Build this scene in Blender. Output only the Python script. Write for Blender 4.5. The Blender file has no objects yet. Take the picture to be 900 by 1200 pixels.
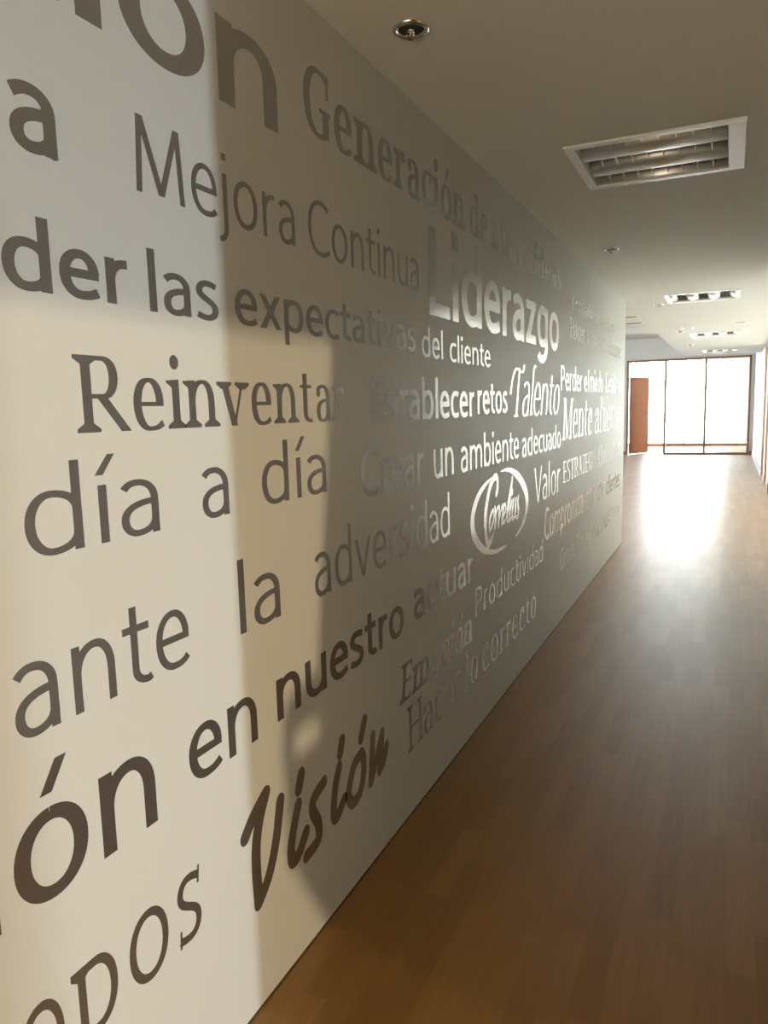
import bpy, bmesh, math, random
from mathutils import Vector, Matrix
from mathutils.geometry import delaunay_2d_cdt

scene = bpy.context.scene
COL = scene.collection
random.seed(4)

# ------------------------------------------------------------------ camera
YAW, PITCH, ROLL = 0.435010882, 0.134873802, -0.0269586144
CAM = Vector((0.956, 0.0, 1.38))
f0 = Vector((-math.sin(YAW), math.cos(YAW), 0)); r0 = Vector((math.cos(YAW), math.sin(YAW), 0)); u0 = Vector((0, 0, 1))
fw = f0 * math.cos(PITCH) - u0 * math.sin(PITCH)
up = u0 * math.cos(PITCH) + f0 * math.sin(PITCH)
rt = r0 * math.cos(ROLL) + up * math.sin(ROLL)
up = up * math.cos(ROLL) - r0 * math.sin(ROLL)
cd = bpy.data.cameras.new('camera')
cd.sensor_fit = 'HORIZONTAL'; cd.sensor_width = 36.0; cd.lens = 35.0
cd.clip_start = 0.02; cd.clip_end = 200
cam = bpy.data.objects.new('camera', cd); COL.objects.link(cam)
M = Matrix((rt, up, -fw)).transposed().to_4x4(); M.translation = CAM
cam.matrix_world = M
scene.camera = cam

# ------------------------------------------------------------------ world, lights, exposure
world = bpy.data.worlds.new('sky'); scene.world = world; world.use_nodes = True
bg = world.node_tree.nodes['Background']
bg.inputs[0].default_value = (0.93, 0.97, 1.0, 1); bg.inputs[1].default_value = 28.0

def area(name, loc, aim, sx, sy, power, color, spread=180):
    l = bpy.data.lights.new(name, 'AREA'); l.shape = 'RECTANGLE'; l.size = sx; l.size_y = sy
    l.energy = power; l.color = color; l.spread = math.radians(spread)
    o = bpy.data.objects.new(name, l); COL.objects.link(o); o.location = loc
    o.rotation_euler = (Vector(aim) - Vector(loc)).to_track_quat('-Z', 'Y').to_euler()
    return o
# daylight of the side room's two tall windows, reaching the corridor through its open doorway
area('window_daylight', (9.4, 1.9, 1.2), (0, 0.9, 1.0), 0.18, 2.0, 370, (0.82, 0.92, 1.0))
area('window_sunlight', (9.4, -0.66, 0.75), (0, 1.5, 0.4), 0.05, 0.05, 385, (1.0, 0.76, 0.46))
# daylight of the office behind the frosted partition
area('office_daylight', (3.6, 11.1, 1.25), (1.5, 11.1, 1.2), 9.2, 2.2, 680, (0.94, 1.0, 0.985))
# fill lamp added behind the camera to lift the near corridor
area('corridor_fill', (0.75, -3.9, 0.65), (0.75, 0, 0.35), 1.2, 1.0, 80, (1.0, 0.87, 0.64))
area('hall_fill', (-4.8, 15.0, 1.6), (0, 15.0, 1.7), 9.0, 2.4, 230, (0.70, 0.87, 1.0))  # cool fill added to brighten the hall and its upper wall
vs = scene.view_settings
vs.view_transform = 'Standard'; vs.look = 'None'; vs.gamma = 1.0; vs.use_curve_mapping = False
vs.exposure = 0.0
scene.cycles.max_bounces = 10; scene.cycles.diffuse_bounces = 6; scene.cycles.sample_clamp_indirect = 0.0

# ------------------------------------------------------------------ materials
def mat(name, color, rough=0.5, metal=0.0, spec=0.5, coat=0.0):
    m = bpy.data.materials.new(name); m.use_nodes = True
    p = m.node_tree.nodes['Principled BSDF']
    p.inputs['Base Color'].default_value = (*color, 1); p.inputs['Roughness'].default_value = rough
    p.inputs['Metallic'].default_value = metal; p.inputs['Specular IOR Level'].default_value = spec
    p.inputs['Coat Weight'].default_value = coat; p.inputs['Coat Roughness'].default_value = 0.12
    return m
def nodes(m): return m.node_tree.nodes, m.node_tree.links, m.node_tree.nodes['Principled BSDF']
def bump(m, scale, strength, dist=0.002, detail=3, stretch=(1, 1, 1)):
    n, l, p = nodes(m)
    tc = n.new('ShaderNodeTexCoord'); mp = n.new('ShaderNodeMapping'); mp.inputs['Scale'].default_value = stretch
    t = n.new('ShaderNodeTexNoise'); t.inputs['Scale'].default_value = scale; t.inputs['Detail'].default_value = detail
    b = n.new('ShaderNodeBump'); b.inputs['Strength'].default_value = strength; b.inputs['Distance'].default_value = dist
    l.new(tc.outputs['Object'], mp.inputs[0]); l.new(mp.outputs[0], t.inputs['Vector'])
    l.new(t.outputs['Fac'], b.inputs['Height']); l.new(b.outputs[0], p.inputs['Normal'])
    return t
def tint(m, scale, a, b, detail=4):
    n, l, p = nodes(m)
    tc = n.new('ShaderNodeTexCoord'); t = n.new('ShaderNodeTexNoise'); t.inputs['Scale'].default_value = scale; t.inputs['Detail'].default_value = detail
    r = n.new('ShaderNodeValToRGB'); r.color_ramp.elements[0].position = 0.3; r.color_ramp.elements[1].position = 0.7
    r.color_ramp.elements[0].color = (*a, 1); r.color_ramp.elements[1].color = (*b, 1)
    l.new(tc.outputs['Object'], t.inputs['Vector']); l.new(t.outputs['Fac'], r.inputs[0]); l.new(r.outputs[0], p.inputs['Base Color'])

M_WALL = mat('wall_paint', (0.56, 0.575, 0.545), 0.36, 0, 0.16); tint(M_WALL, 1.3, (0.55, 0.565, 0.535), (0.57, 0.585, 0.555)); bump(M_WALL, 260, 0.10, 0.0006)
M_CEIL = mat('ceiling_paint', (0.72, 0.69, 0.63), 0.75, 0, 0.3); tint(M_CEIL, 0.8, (0.69, 0.69, 0.64), (0.72, 0.72, 0.67)); bump(M_CEIL, 2.2, 0.25, 0.02, 2, (0.4, 1.6, 1))
M_WHITE = mat('white_paint', (0.80, 0.79, 0.77), 0.6); tint(M_WHITE, 2, (0.79, 0.78, 0.76), (0.81, 0.80, 0.78))
M_VINYL = mat('silver_vinyl', (0.48, 0.48, 0.485), 0.125, 0.90, 0.5); tint(M_VINYL, 9, (0.47, 0.47, 0.475), (0.49, 0.49, 0.495)); bump(M_VINYL, 90, 0.03, 0.0004)
M_WOOD = mat('brown_wood', (0.42, 0.17, 0.075), 0.35)
M_BROWN = mat('brown_frame', (0.34, 0.17, 0.09), 0.35); tint(M_BROWN, 14, (0.32, 0.155, 0.08), (0.36, 0.185, 0.10))
M_STEEL = mat('white_enamel', (0.78, 0.78, 0.76), 0.32); tint(M_STEEL, 6, (0.77, 0.77, 0.75), (0.79, 0.79, 0.77))
M_REFL = mat('satin_reflector', (0.86, 0.86, 0.85), 0.44, 0.85); bump(M_REFL, 40, 0.03, 0.001)
M_DARK = mat('louvre_shadow_grey', (0.16, 0.155, 0.14), 0.5, 0.3); tint(M_DARK, 20, (0.15, 0.145, 0.13), (0.17, 0.165, 0.15))
M_BLACK = mat('dark_recess', (0.03, 0.03, 0.03), 0.5); tint(M_BLACK, 30, (0.028, 0.028, 0.028), (0.033, 0.032, 0.031))
M_CHROME = mat('chrome', (0.75, 0.74, 0.72), 0.12, 1.0); bump(M_CHROME, 50, 0.02, 0.0005)
M_BRASS = mat('dull_bronze', (0.30, 0.22, 0.13), 0.35, 0.9); tint(M_BRASS, 60, (0.28, 0.2, 0.12), (0.32, 0.24, 0.14))
M_BLIND = mat('roller_blind_cloth', (0.7, 0.7, 0.68), 0.8)

def wood_grain(m, a, b):
    n, l, p = nodes(m)
    tc = n.new('ShaderNodeTexCoord'); mp = n.new('ShaderNodeMapping'); mp.inputs['Scale'].default_value = (22, 22, 1.2)
    t = n.new('ShaderNodeTexNoise'); t.inputs['Scale'].default_value = 2.0; t.inputs['Detail'].default_value = 5
    r = n.new('ShaderNodeValToRGB'); r.color_ramp.elements[0].position = 0.3; r.color_ramp.elements[1].position = 0.7
    r.color_ramp.elements[0].color = (*a, 1); r.color_ramp.elements[1].color = (*b, 1)
    l.new(tc.outputs['Object'], mp.inputs[0]); l.new(mp.outputs[0], t.inputs['Vector']); l.new(t.outputs['Fac'], r.inputs[0]); l.new(r.outputs[0], p.inputs['Base Color'])
wood_grain(M_WOOD, (0.37, 0.14, 0.06), (0.47, 0.20, 0.09))

def floor_material():
    m = mat('laminate_floor', (0.3, 0.16, 0.07), 0.3, 0, 0.5, 0.45)
    n, l, p = nodes(m); p.inputs['Coat Roughness'].default_value = 0.31
    tc = n.new('ShaderNodeTexCoord'); mp = n.new('ShaderNodeMapping'); mp.inputs['Rotation'].default_value = (0, 0, math.radians(90))
    br = n.new('ShaderNodeTexBrick'); br.inputs['Scale'].default_value = 1.0
    br.inputs['Brick Width'].default_value = 0.46; br.inputs['Row Height'].default_value = 0.066
    br.inputs['Mortar Size'].default_value = 0.0004; br.inputs['Mortar Smooth'].default_value = 0.3
    br.offset = 0.37; br.offset_frequency = 2; br.squash = 0.8; br.squash_frequency = 3
    br.inputs['Color1'].default_value = (0.0, 0.0, 0.0, 1); br.inputs['Color2'].default_value = (1, 1, 1, 1); br.inputs['Mortar'].default_value = (0.15, 0.15, 0.15, 1)
    r = n.new('ShaderNodeValToRGB'); cr = r.color_ramp
    cr.elements[0].position = 0.0; cr.elements[0].color = (0.25, 0.116, 0.018, 1)
    cr.elements[1].position = 1.0; cr.elements[1].color = (0.325, 0.160, 0.032, 1)
    e = cr.elements.new(0.5); e.color = (0.285, 0.138, 0.024, 1)
    g = n.new('ShaderNodeTexNoise'); g.inputs['Scale'].default_value = 3.0; g.inputs['Detail'].default_value = 6
    mg = n.new('ShaderNodeMapping'); mg.inputs['Scale'].default_value = (24, 1.4, 1)
    mx = n.new('ShaderNodeMixRGB'); mx.blend_type = 'MULTIPLY'; mx.inputs[0].default_value = 0.35
    gr = n.new('ShaderNodeValToRGB'); gr.color_ramp.elements[0].color = (0.6, 0.55, 0.5, 1); gr.color_ramp.elements[0].position = 0.3; gr.color_ramp.elements[1].position = 0.65
    l.new(tc.outputs['Object'], mp.inputs[0]); l.new(mp.outputs[0], br.inputs['Vector']); l.new(br.outputs['Color'], r.inputs[0])
    l.new(tc.outputs['Object'], mg.inputs[0]); l.new(mg.outputs[0], g.inputs['Vector']); l.new(g.outputs['Fac'], gr.inputs[0])
    l.new(r.outputs[0], mx.inputs[1]); l.new(gr.outputs[0], mx.inputs[2]); l.new(mx.outputs[0], p.inputs['Base Color'])
    # slight waviness of the boards and worn sheen
    w = n.new('ShaderNodeTexNoise'); w.inputs['Scale'].default_value = 1.6; w.inputs['Detail'].default_value = 3
    mw = n.new('ShaderNodeMapping'); mw.inputs['Scale'].default_value = (1.0, 2.4, 1)
    b = n.new('ShaderNodeBump'); b.inputs['Strength'].default_value = 0.12; b.inputs['Distance'].default_value = 0.01
    l.new(tc.outputs['Object'], mw.inputs[0]); l.new(mw.outputs[0], w.inputs['Vector']); l.new(w.outputs['Fac'], b.inputs['Height']); l.new(b.outputs[0], p.inputs['Normal'])
    rr = n.new('ShaderNodeMapRange'); rr.inputs[3].default_value = 0.46; rr.inputs[4].default_value = 0.56
    l.new(w.outputs['Fac'], rr.inputs[0]); l.new(rr.outputs[0], p.inputs['Roughness'])
    return m
M_FLOOR = floor_material()

def glass_material():
    m = bpy.data.materials.new('clear_glass'); m.use_nodes = True
    n = m.node_tree.nodes; l = m.node_tree.links; n.clear()
    o = n.new('ShaderNodeOutputMaterial'); t = n.new('ShaderNodeBsdfTransparent'); t.inputs[0].default_value = (0.97, 0.985, 0.98, 1)
    g = n.new('ShaderNodeBsdfGlossy'); g.inputs['Roughness'].default_value = 0.02; fr = n.new('ShaderNodeFresnel'); fr.inputs[0].default_value = 1.45
    x = n.new('ShaderNodeMixShader'); l.new(fr.outputs[0], x.inputs[0]); l.new(t.outputs[0], x.inputs[1]); l.new(g.outputs[0], x.inputs[2]); l.new(x.outputs[0], o.inputs[0])
    return m
M_GLASS = glass_material()
def frosted_material():
    m = bpy.data.materials.new('frosted_glass'); m.use_nodes = True
    n = m.node_tree.nodes; l = m.node_tree.links; n.clear()
    o = n.new('ShaderNodeOutputMaterial'); t = n.new('ShaderNodeBsdfTranslucent'); t.inputs[0].default_value = (0.86, 0.87, 0.85, 1)
    d = n.new('ShaderNodeBsdfDiffuse'); d.inputs[0].default_value = (0.75, 0.76, 0.74, 1)
    x = n.new('ShaderNodeMixShader'); x.inputs[0].default_value = 0.25
    l.new(t.outputs[0], x.inputs[1]); l.new(d.outputs[0], x.inputs[2]); l.new(x.outputs[0], o.inputs[0])
    return m
M_FROST = frosted_material()
def blind_material():
    m = bpy.data.materials.new('sun_blind'); m.use_nodes = True
    n = m.node_tree.nodes; l = m.node_tree.links; n.clear()
    o = n.new('ShaderNodeOutputMaterial'); t = n.new('ShaderNodeBsdfTranslucent'); t.inputs[0].default_value = (0.52, 0.52, 0.5, 1)
    d = n.new('ShaderNodeBsdfDiffuse'); d.inputs[0].default_value = (0.7, 0.69, 0.66, 1)
    x = n.new('ShaderNodeMixShader'); x.inputs[0].default_value = 0.4
    l.new(t.outputs[0], x.inputs[1]); l.new(d.outputs[0], x.inputs[2]); l.new(x.outputs[0], o.inputs[0])
    return m
M_SHADE = blind_material()

# ------------------------------------------------------------------ mesh helpers
def bx(bm, x0, x1, y0, y1, z0, z1):
    v = [bm.verts.new(c) for c in ((x0, y0, z0), (x1, y0, z0), (x1, y1, z0), (x0, y1, z0), (x0, y0, z1), (x1, y0, z1), (x1, y1, z1), (x0, y1, z1))]
    for q in ((0, 3, 2, 1), (4, 5, 6, 7), (0, 1, 5, 4), (1, 2, 6, 5), (2, 3, 7, 6), (3, 0, 4, 7)): bm.faces.new([v[i] for i in q])
def lathe(bm, prof, cx=0, cy=0, seg=40):
    rings = [[bm.verts.new((cx + r * math.cos(2 * math.pi * i / seg), cy + r * math.sin(2 * math.pi * i / seg), z)) for i in range(seg)] for r, z in prof]
    for a, b in zip(rings, rings[1:]):
        for i in range(seg): bm.faces.new((a[i], a[(i + 1) % seg], b[(i + 1) % seg], b[i]))
    bm.faces.new(rings[0][::-1]); bm.faces.new(rings[-1])
def tube(bm, pts, r, seg=10):
    pts = [Vector(p) for p in pts]; rings = []
    for i, p in enumerate(pts):
        d = (pts[min(i + 1, len(pts) - 1)] - pts[max(i - 1, 0)]).normalized()
        a = d.orthogonal().normalized(); b = d.cross(a)
        rings.append([bm.verts.new(p + r * (a * math.cos(2 * math.pi * k / seg) + b * math.sin(2 * math.pi * k / seg))) for k in range(seg)])
    for a, b in zip(rings, rings[1:]):
        for i in range(seg): bm.faces.new((a[i], a[(i + 1) % seg], b[(i + 1) % seg], b[i]))
    bm.faces.new(rings[0][::-1]); bm.faces.new(rings[-1])
def sheet(bm, prof, a0, a1, axis='x'):
    """profile [(s, z)] swept along an axis from a0 to a1"""
    A = [bm.verts.new((a0, s, z) if axis == 'x' else (s, a0, z)) for s, z in prof]
    B = [bm.verts.new((a1, s, z) if axis == 'x' else (s, a1, z)) for s, z in prof]
    for i in range(len(prof) - 1): bm.faces.new((A[i], A[i + 1], B[i + 1], B[i]))
def link(name, bm, m, parent=None, smooth=False, bev=0.0, loc=None):
    bmesh.ops.recalc_face_normals(bm, faces=bm.faces[:])
    me = bpy.data.meshes.new(name); bm.to_mesh(me); bm.free()
    me.materials.append(m)
    if smooth:
        for p in me.polygons: p.use_smooth = True
    o = bpy.data.objects.new(name, me); COL.objects.link(o)
    if parent: o.parent = parent
    if loc: o.location = loc
    if bev:
        b = o.modifiers.new('bevel', 'BEVEL'); b.width = bev; b.segments = 2; b.limit_method = 'ANGLE'
    return o
def thing(name, label, cat, loc=(0, 0, 0), group=None):
    o = bpy.data.objects.new(name, None); COL.objects.link(o); o.location = loc
    o.empty_display_size = 0.1
    o['label'] = label; o['category'] = cat
    if group: o['group'] = group
    return o
def tag(o, label, cat, group=None):
    o['label'] = label; o['category'] = cat
    if group: o['group'] = group
    return o
def struct(name, boxes, m, label, cat, parent=None, bev=0.0):
    bm = bmesh.new()
    for b in boxes: bx(bm, *b)
    o = link(name, bm, m, parent, bev=bev)
    o['kind'] = 'structure'
    if parent is None: o['label'] = label; o['category'] = cat
    return o

# ------------------------------------------------------------------ room shell
H = 2.355          # low ceiling
HH = 3.10          # raised ceiling of the hall
XR = 1.49          # right wall face
YC = 7.73          # end of the lettered wall
YF = 21.5          # far glazed partition
YW = 25.8          # far window wall
struct('floor', [(-5.0, 9.6, -4.0, YW + 0.2, -0.1, 0.0)], M_FLOOR, 'glossy brown wood laminate floor of the corridor', 'floor')
struct('wall_left', [(-0.16, 0.0, -4.0, YC, 0.0, H)], M_WALL, 'off-white corridor wall covered with silver lettering', 'wall')
# low ceiling with an opening for each light fixture
FIX = [(0.352, 0.965, 3.033, 3.634), (0.375, 0.99, 7.44, 8.05), (0.39, 1.035, 11.76, 12.38), (0.43, 1.02, 15.72, 16.33)]
bm_boxes = []
ys = -4.0
for (a, b, c, d) in FIX:
    xl = -5.0 if c < 10 else -0.02
    bm_boxes.append((xl, XR, ys, c, H, H + 0.06) if not (ys < 10.2 < c) else (-5.0, XR, ys, 10.2, H, H + 0.06))
    if ys < 10.2 < c: bm_boxes.append((-0.02, XR, 10.2, c, H, H + 0.06))
    bm_boxes.append((xl, a, c, d, H, H + 0.06)); bm_boxes.append((b, XR, c, d, H, H + 0.06))
    ys = d
bm_boxes.append((-0.02, XR, ys, 17.4, H, H + 0.06))
struct('ceiling', bm_boxes, M_CEIL, 'low off-white corridor ceiling', 'ceiling')
struct('ceiling_hall', [(-5.0, XR + 0.12, 10.2, YF + 0.12, HH, HH + 0.06)], M_CEIL, 'raised ceiling of the hall beyond the low corridor ceiling', 'ceiling')
struct('ceiling_void', [(-5.0, XR + 0.12, -4.0, 10.2, H + 0.30, H + 0.36), (-0.02, XR, 10.2, 17.4, H + 0.30, H + 0.36)], M_DARK, 'slab above the corridor ceiling', 'ceiling')
struct('trim_bulkhead', [(-5.0, -0.02, 10.14, 10.2, H, HH), (-0.02, 0.03, 10.2, 17.4, H + 0.06, HH), (-0.02, XR, 17.34, 17.4, H + 0.06, HH)], M_WHITE, 'bulkhead closing the edge of the low ceiling', 'bulkhead')
# right wall: doorway to a side room near the camera, solid stretch, frosted partition, white stretch
YJ = 1.40
struct('wall_right', [(XR, XR + 0.12, -4.0, -0.75, 0, H), (XR, XR + 0.12, YJ, 4.56, 0, H), (XR, XR + 0.12, 5.02, 6.40, 0, H), (XR, XR + 0.12, 4.56, 5.02, 0, 0.8), (XR, XR + 0.12, 4.56, 5.02, 1.65, H), (XR, XR + 0.12, -0.75, YJ, 2.22, H),
                      (XR, XR + 0.12, 15.1, YF, 0, HH), (XR, XR + 0.12, 4.52, 15.1, H, HH)], M_WHITE, 'white wall on the right of the corridor', 'wall')
struct('wall_back', [(-0.16, XR + 0.12, -4.12, -4.0, 0, H)], M_WHITE, 'wall at the near end of the corridor', 'wall')
struct('wall_hall', [(-5.12, -5.0, YC - 0.12, YF + 0.12, 0, HH), (-5.0, -0.16, YC - 0.12, YC, 0, H)], M_WHITE, 'walls closing the hall on the left', 'wall')
# side room near the camera
struct('wall_side', [(9.5, 9.6, -4.0, 4.0, 0, H), (XR + 0.12, 9.5, -4.1, -4.0, 0, H), (XR + 0.12, 9.5, 4.0, 4.1, 0, H)], M_WHITE, 'walls of the side room', 'wall')
struct('ceiling_side', [(XR + 0.12, 9.6, -4.1, 4.1, H, H + 0.06)], M_WHITE, 'ceiling of the side room', 'ceiling')
struct('wall_office', [(XR + 0.12, 5.0, 4.3, 4.4, 0, H), (XR + 0.12, 5.0, 15.5, 15.6, 0, H), (5.0, 5.1, 4.3, 15.6, 0, H)], M_WHITE, 'walls of the office behind the partition', 'wall')
struct('ceiling_office', [(XR + 0.12, 5.1, 4.3, 15.6, H, H + 0.06)], M_WHITE, 'ceiling of the office behind the partition', 'ceiling')
# far wall around the glazed partition, and the room behind it
FX0, FX1, FT = -1.64, 1.40, 2.535
struct('wall_far', [(-5.0, FX0, YF, YF + 0.12, 0, HH), (FX1, XR, YF, YF + 0.12, 0, HH), (FX0, FX1, YF, YF + 0.12, FT, HH)], M_WHITE, 'white wall around the far glazed partition', 'wall')
struct('wall_room', [(-5.0, -4.9, YF + 0.12, YW, 0, HH), (4.5, 4.6, YF + 0.12, YW, 0, HH), (XR, 4.5, YF, YF + 0.12, 0, HH)], M_WHITE, 'side walls of the bright far room', 'wall')
struct('ceiling_room', [(-5.0, 4.6, YF + 0.12, YW + 0.1, HH, HH + 0.06)], M_WHITE, 'ceiling of the bright far room', 'ceiling')
M_EDGE = mat('wall_foot_shadow', (0.07, 0.045, 0.025), 0.5); tint(M_EDGE, 12, (0.06, 0.04, 0.022), (0.08, 0.05, 0.028))
struct('shadow_strip_left', [(0.0, 0.003, -4.0, YC, 0.0, 0.004)], M_EDGE, 'thin dark strip standing for the shadow line at the foot of the lettered wall', 'baseboard')  # dark strip added as the faint shadow line along the wall foot
struct('baseboard_room', [(-4.9, 4.5, YW - 0.05, YW, 0.0, 0.10)], M_BROWN, 'brown sill board at the foot of the far windows', 'baseboard')
struct('baseboard_far', [(FX1 + 0.01, XR, YF - 0.015, YF, 0, 0.09), (-5.0, FX0 - 0.01, YF - 0.015, YF, 0, 0.09)], M_BROWN, 'brown baseboard beside the far glazed partition', 'baseboard')
struct('baseboard_right', [(XR - 0.015, XR, 15.1, YF - 0.015, 0, 0.09)], M_WHITE, 'white baseboard of the right wall', 'baseboard')

# frames round out-of-view lamps; those of the two fills are made up too
def frame_y(y, x0, x1, z0, z1, t=0.05): return [(x0 - t, x0, y - 0.03, y + 0.03, z0 - t, z1 + t), (x1, x1 + t, y - 0.03, y + 0.03, z0 - t, z1 + t), (x0, x1, y - 0.03, y + 0.03, z0 - t, z0), (x0, x1, y - 0.03, y + 0.03, z1, z1 + t)]
def frame_x(x, y0, y1, z0, z1, t=0.05): return [(x - 0.03, x + 0.03, y0 - t, y0, z0 - t, z1 + t), (x - 0.03, x + 0.03, y1, y1 + t, z0 - t, z1 + t), (x - 0.03, x + 0.03, y0, y1, z0 - t, z0), (x - 0.03, x + 0.03, y0, y1, z1, z1 + t)]
struct('fill_frame_near', frame_y(-3.95, 0.12, 1.38, 0.12, 1.18), M_WHITE, 'white frame round the added fill lamp at the near end of the corridor', 'window')
struct('window_6', frame_x(9.45, 1.80, 2.0, 0.18, 2.22), M_WHITE, 'white frame of the tall narrow window of the side room', 'window')
struct('fill_frame_hall', frame_x(-4.92, 10.45, 19.55, 0.38, 2.82), M_WHITE, 'white frame round the added fill lamp on the left of the hall', 'window')

# far window wall: mullions and panes
w3 = struct('window_3', [(x, x + 0.05, YW, YW + 0.06, 0, HH) for x in (-4.9, -3.4, -1.9, -0.4, 1.1, 2.6, 4.45)] + [(-4.9, 4.5, YW, YW + 0.06, HH - 0.06, HH), (-4.9, 4.5, YW, YW + 0.06, 0.0, 0.06)],
            M_WHITE, 'wall of windows in the bright far room', 'window')
struct('pane', [(-4.9, 4.5, YW + 0.02, YW + 0.026, 0.06, HH - 0.06)], M_GLASS, '', '', w3)
bmx = bmesh.new(); bx(bmx, 0.62, 4.5, YW - 0.1, YW - 0.097, 0.12, HH - 0.05)
tag(link('roller_blind', bmx, M_SHADE), 'pale roller blind drawn over the right-hand part of the far windows', 'blind')

# far glazed partition
P = 0.055
w1 = struct('window_1', [(FX0, FX0 + P, YF - 0.03, YF + 0.09, 0, FT), (FX1 - P, FX1, YF - 0.03, YF + 0.09, 0, FT), (FX0, FX1, YF - 0.03, YF + 0.09, FT - P, FT)], M_BROWN,
            'brown-framed glass partition at the end of the corridor', 'glass partition', bev=0.004)
for x in (-0.655, 0.335):
    bm = bmesh.new(); bx(bm, x - 0.03, x + 0.03, YF + 0.0, YF + 0.06, 0.06, FT - P); link('mullion', bm, M_BROWN, w1, bev=0.004)
bm = bmesh.new(); bx(bm, -0.677, FX1 - P, YF, YF + 0.06, 0.0, 0.06); link('bottom_rail', bm, M_BROWN, w1, bev=0.004)
for a, b in ((-0.633, 0.313), (0.357, FX1 - P)):
    bm = bmesh.new(); bx(bm, a, b, YF + 0.027, YF + 0.035, 0.06, FT - P); link('pane', bm, M_GLASS, w1)
# wooden door leaf standing open in the first bay
d1 = thing('door_1', 'reddish-brown wooden door standing open at the left of the far glass partition', 'door', (FX0 + P + 0.005, YF + 0.09, 0.012))
d1['kind'] = 'structure'; d1.rotation_euler = (0, 0, math.radians(62))
bm = bmesh.new(); bx(bm, 0, 0.86, -0.042, 0, 0, 2.09); link('leaf', bm, M_WOOD, d1, bev=0.003)
bm = bmesh.new(); lathe(bm, [(0.024, 0), (0.026, 0.004), (0.024, 0.008)], 0, 0, 24)
bmesh.ops.rotate(bm, verts=bm.verts[:], matrix=Matrix.Rotation(math.radians(90), 3, 'X'))
tube(bm, [(0, -0.006, 0), (0, -0.05, 0)], 0.009)
tube(bm, [(0, -0.048, 0), (-0.03, -0.052, 0), (-0.12, -0.05, 0)], 0.009)
link('handle', bm, M_CHROME, d1, smooth=True, loc=(0.79, -0.042, 1.02))

# frosted partition of the office on the right
PY = [6.43, 7.55, 8.60, 9.85, 11.1, 12.4, 13.7, 15.07]
bxs = [(XR - 0.01, XR + 0.07, y - 0.03, y + 0.03, 0.0, H) for y in PY]
bxs += [(XR, XR + 0.06, PY[0], PY[-1], 0, 0.06), (XR, XR + 0.06, PY[0], PY[-1], H - 0.05, H)]
w2 = struct('window_2', bxs, M_BROWN, 'brown-framed frosted partition along the right of the corridor', 'glass partition')
struct('window_4', [(XR - 0.01, XR + 0.07, 4.56, 4.60, 0.8, 1.65), (XR - 0.01, XR + 0.07, 4.98, 5.02, 0.8, 1.65), (XR - 0.01, XR + 0.07, 4.60, 4.98, 0.8, 0.84), (XR - 0.01, XR + 0.07, 4.60, 4.98, 1.61, 1.65)], M_BROWN, 'small brown-framed frosted window in the right wall', 'window')
bm = bmesh.new(); bx(bm, XR + 0.025, XR + 0.033, 4.60, 4.98, 0.84, 1.61); link('pane', bm, M_FROST, bpy.data.objects['window_4'])
for a, b in zip(PY, PY[1:]):
    bm = bmesh.new(); bx(bm, XR + 0.025, XR + 0.033, a + 0.03, b - 0.03, 0.06, H - 0.05)
    link('pane', bm, M_FROST, w2)

# unseen board added in the side room; its openings shape the lettered wall's light
XP = 5.0
def pw(yw, zw):   # a point of the lettered wall, seen from the low sun patch, on the shaping board
    k = (9.4 - XP) / 9.4
    return (-0.66 + (yw + 0.66) * k, 0.75 + (zw - 0.75) * k)
def slabs(bm, quads, x0, x1):
    for q in quads:
        a = [bm.verts.new((x0, y, z)) for y, z in q]; b = [bm.verts.new((x1, y, z)) for y, z in q]; n = len(q)
        bm.faces.new(a); bm.faces.new(b[::-1])
        for i in range(n): bm.faces.new((a[i], b[i], b[(i + 1) % n], a[(i + 1) % n]))
E2 = 1.34
zt = pw(0, 1.56)[1]
Q = [pw(1.76, 1.56), pw(1.68, 1.08), pw(1.62, 0.72), pw(1.46, 0.69), pw(1.44, 0.595), pw(1.48, 0.595), pw(1.44, 0.53), pw(1.48, 0.53), pw(1.44, 0.29), pw(1.64, -0.04), pw(1.61, 0.58), pw(1.63, 0.52), pw(1.62, 0.695)]
bm = bmesh.new()
slabs(bm, [[Q[1], (E2, Q[1][1]), (E2, zt), Q[0]], [Q[2], (E2, Q[2][1]), (E2, Q[1][1]), Q[1]], [Q[3], (E2, Q[3][1]), (E2, Q[2][1]), Q[2]],
           [Q[4], (E2, Q[4][1]), (E2, Q[3][1]), Q[3]], [Q[6], Q[7], Q[5], Q[4]], [(pw(1.63, 0)[0], Q[7][1]), (E2, Q[7][1]), (E2, Q[5][1]), (pw(1.60, 0)[0], Q[5][1])],
           [Q[8], (E2, Q[8][1]), (E2, Q[7][1]), Q[6]], [Q[9], (E2, 0.0), (E2, Q[8][1]), Q[8]] if Q[9][1] <= 0 else [(Q[9][0], Q[9][1]), (E2, Q[9][1]), (E2, Q[8][1]), Q[8]]], XP, XP + 0.03)
bx(bm, XP, XP + 0.03, Q[9][0], E2, 0.0, max(Q[9][1], 0.001))
bx(bm, XP, XP + 0.03, -4.0, -0.45, 0, H); bx(bm, XP, XP + 0.03, -0.45, E2, zt, H)
bx(bm, XP, XP + 0.03, E2, 1.95, 1.92, H); bx(bm, XP, XP + 0.03, 1.95, 4.0, 0, H)
wp = link('light_mask', bm, M_WHITE); wp['kind'] = 'structure'; wp['label'] = 'unseen board in the side room, cut out to shape the light on the lettered wall'; wp['category'] = 'wall'

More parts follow.
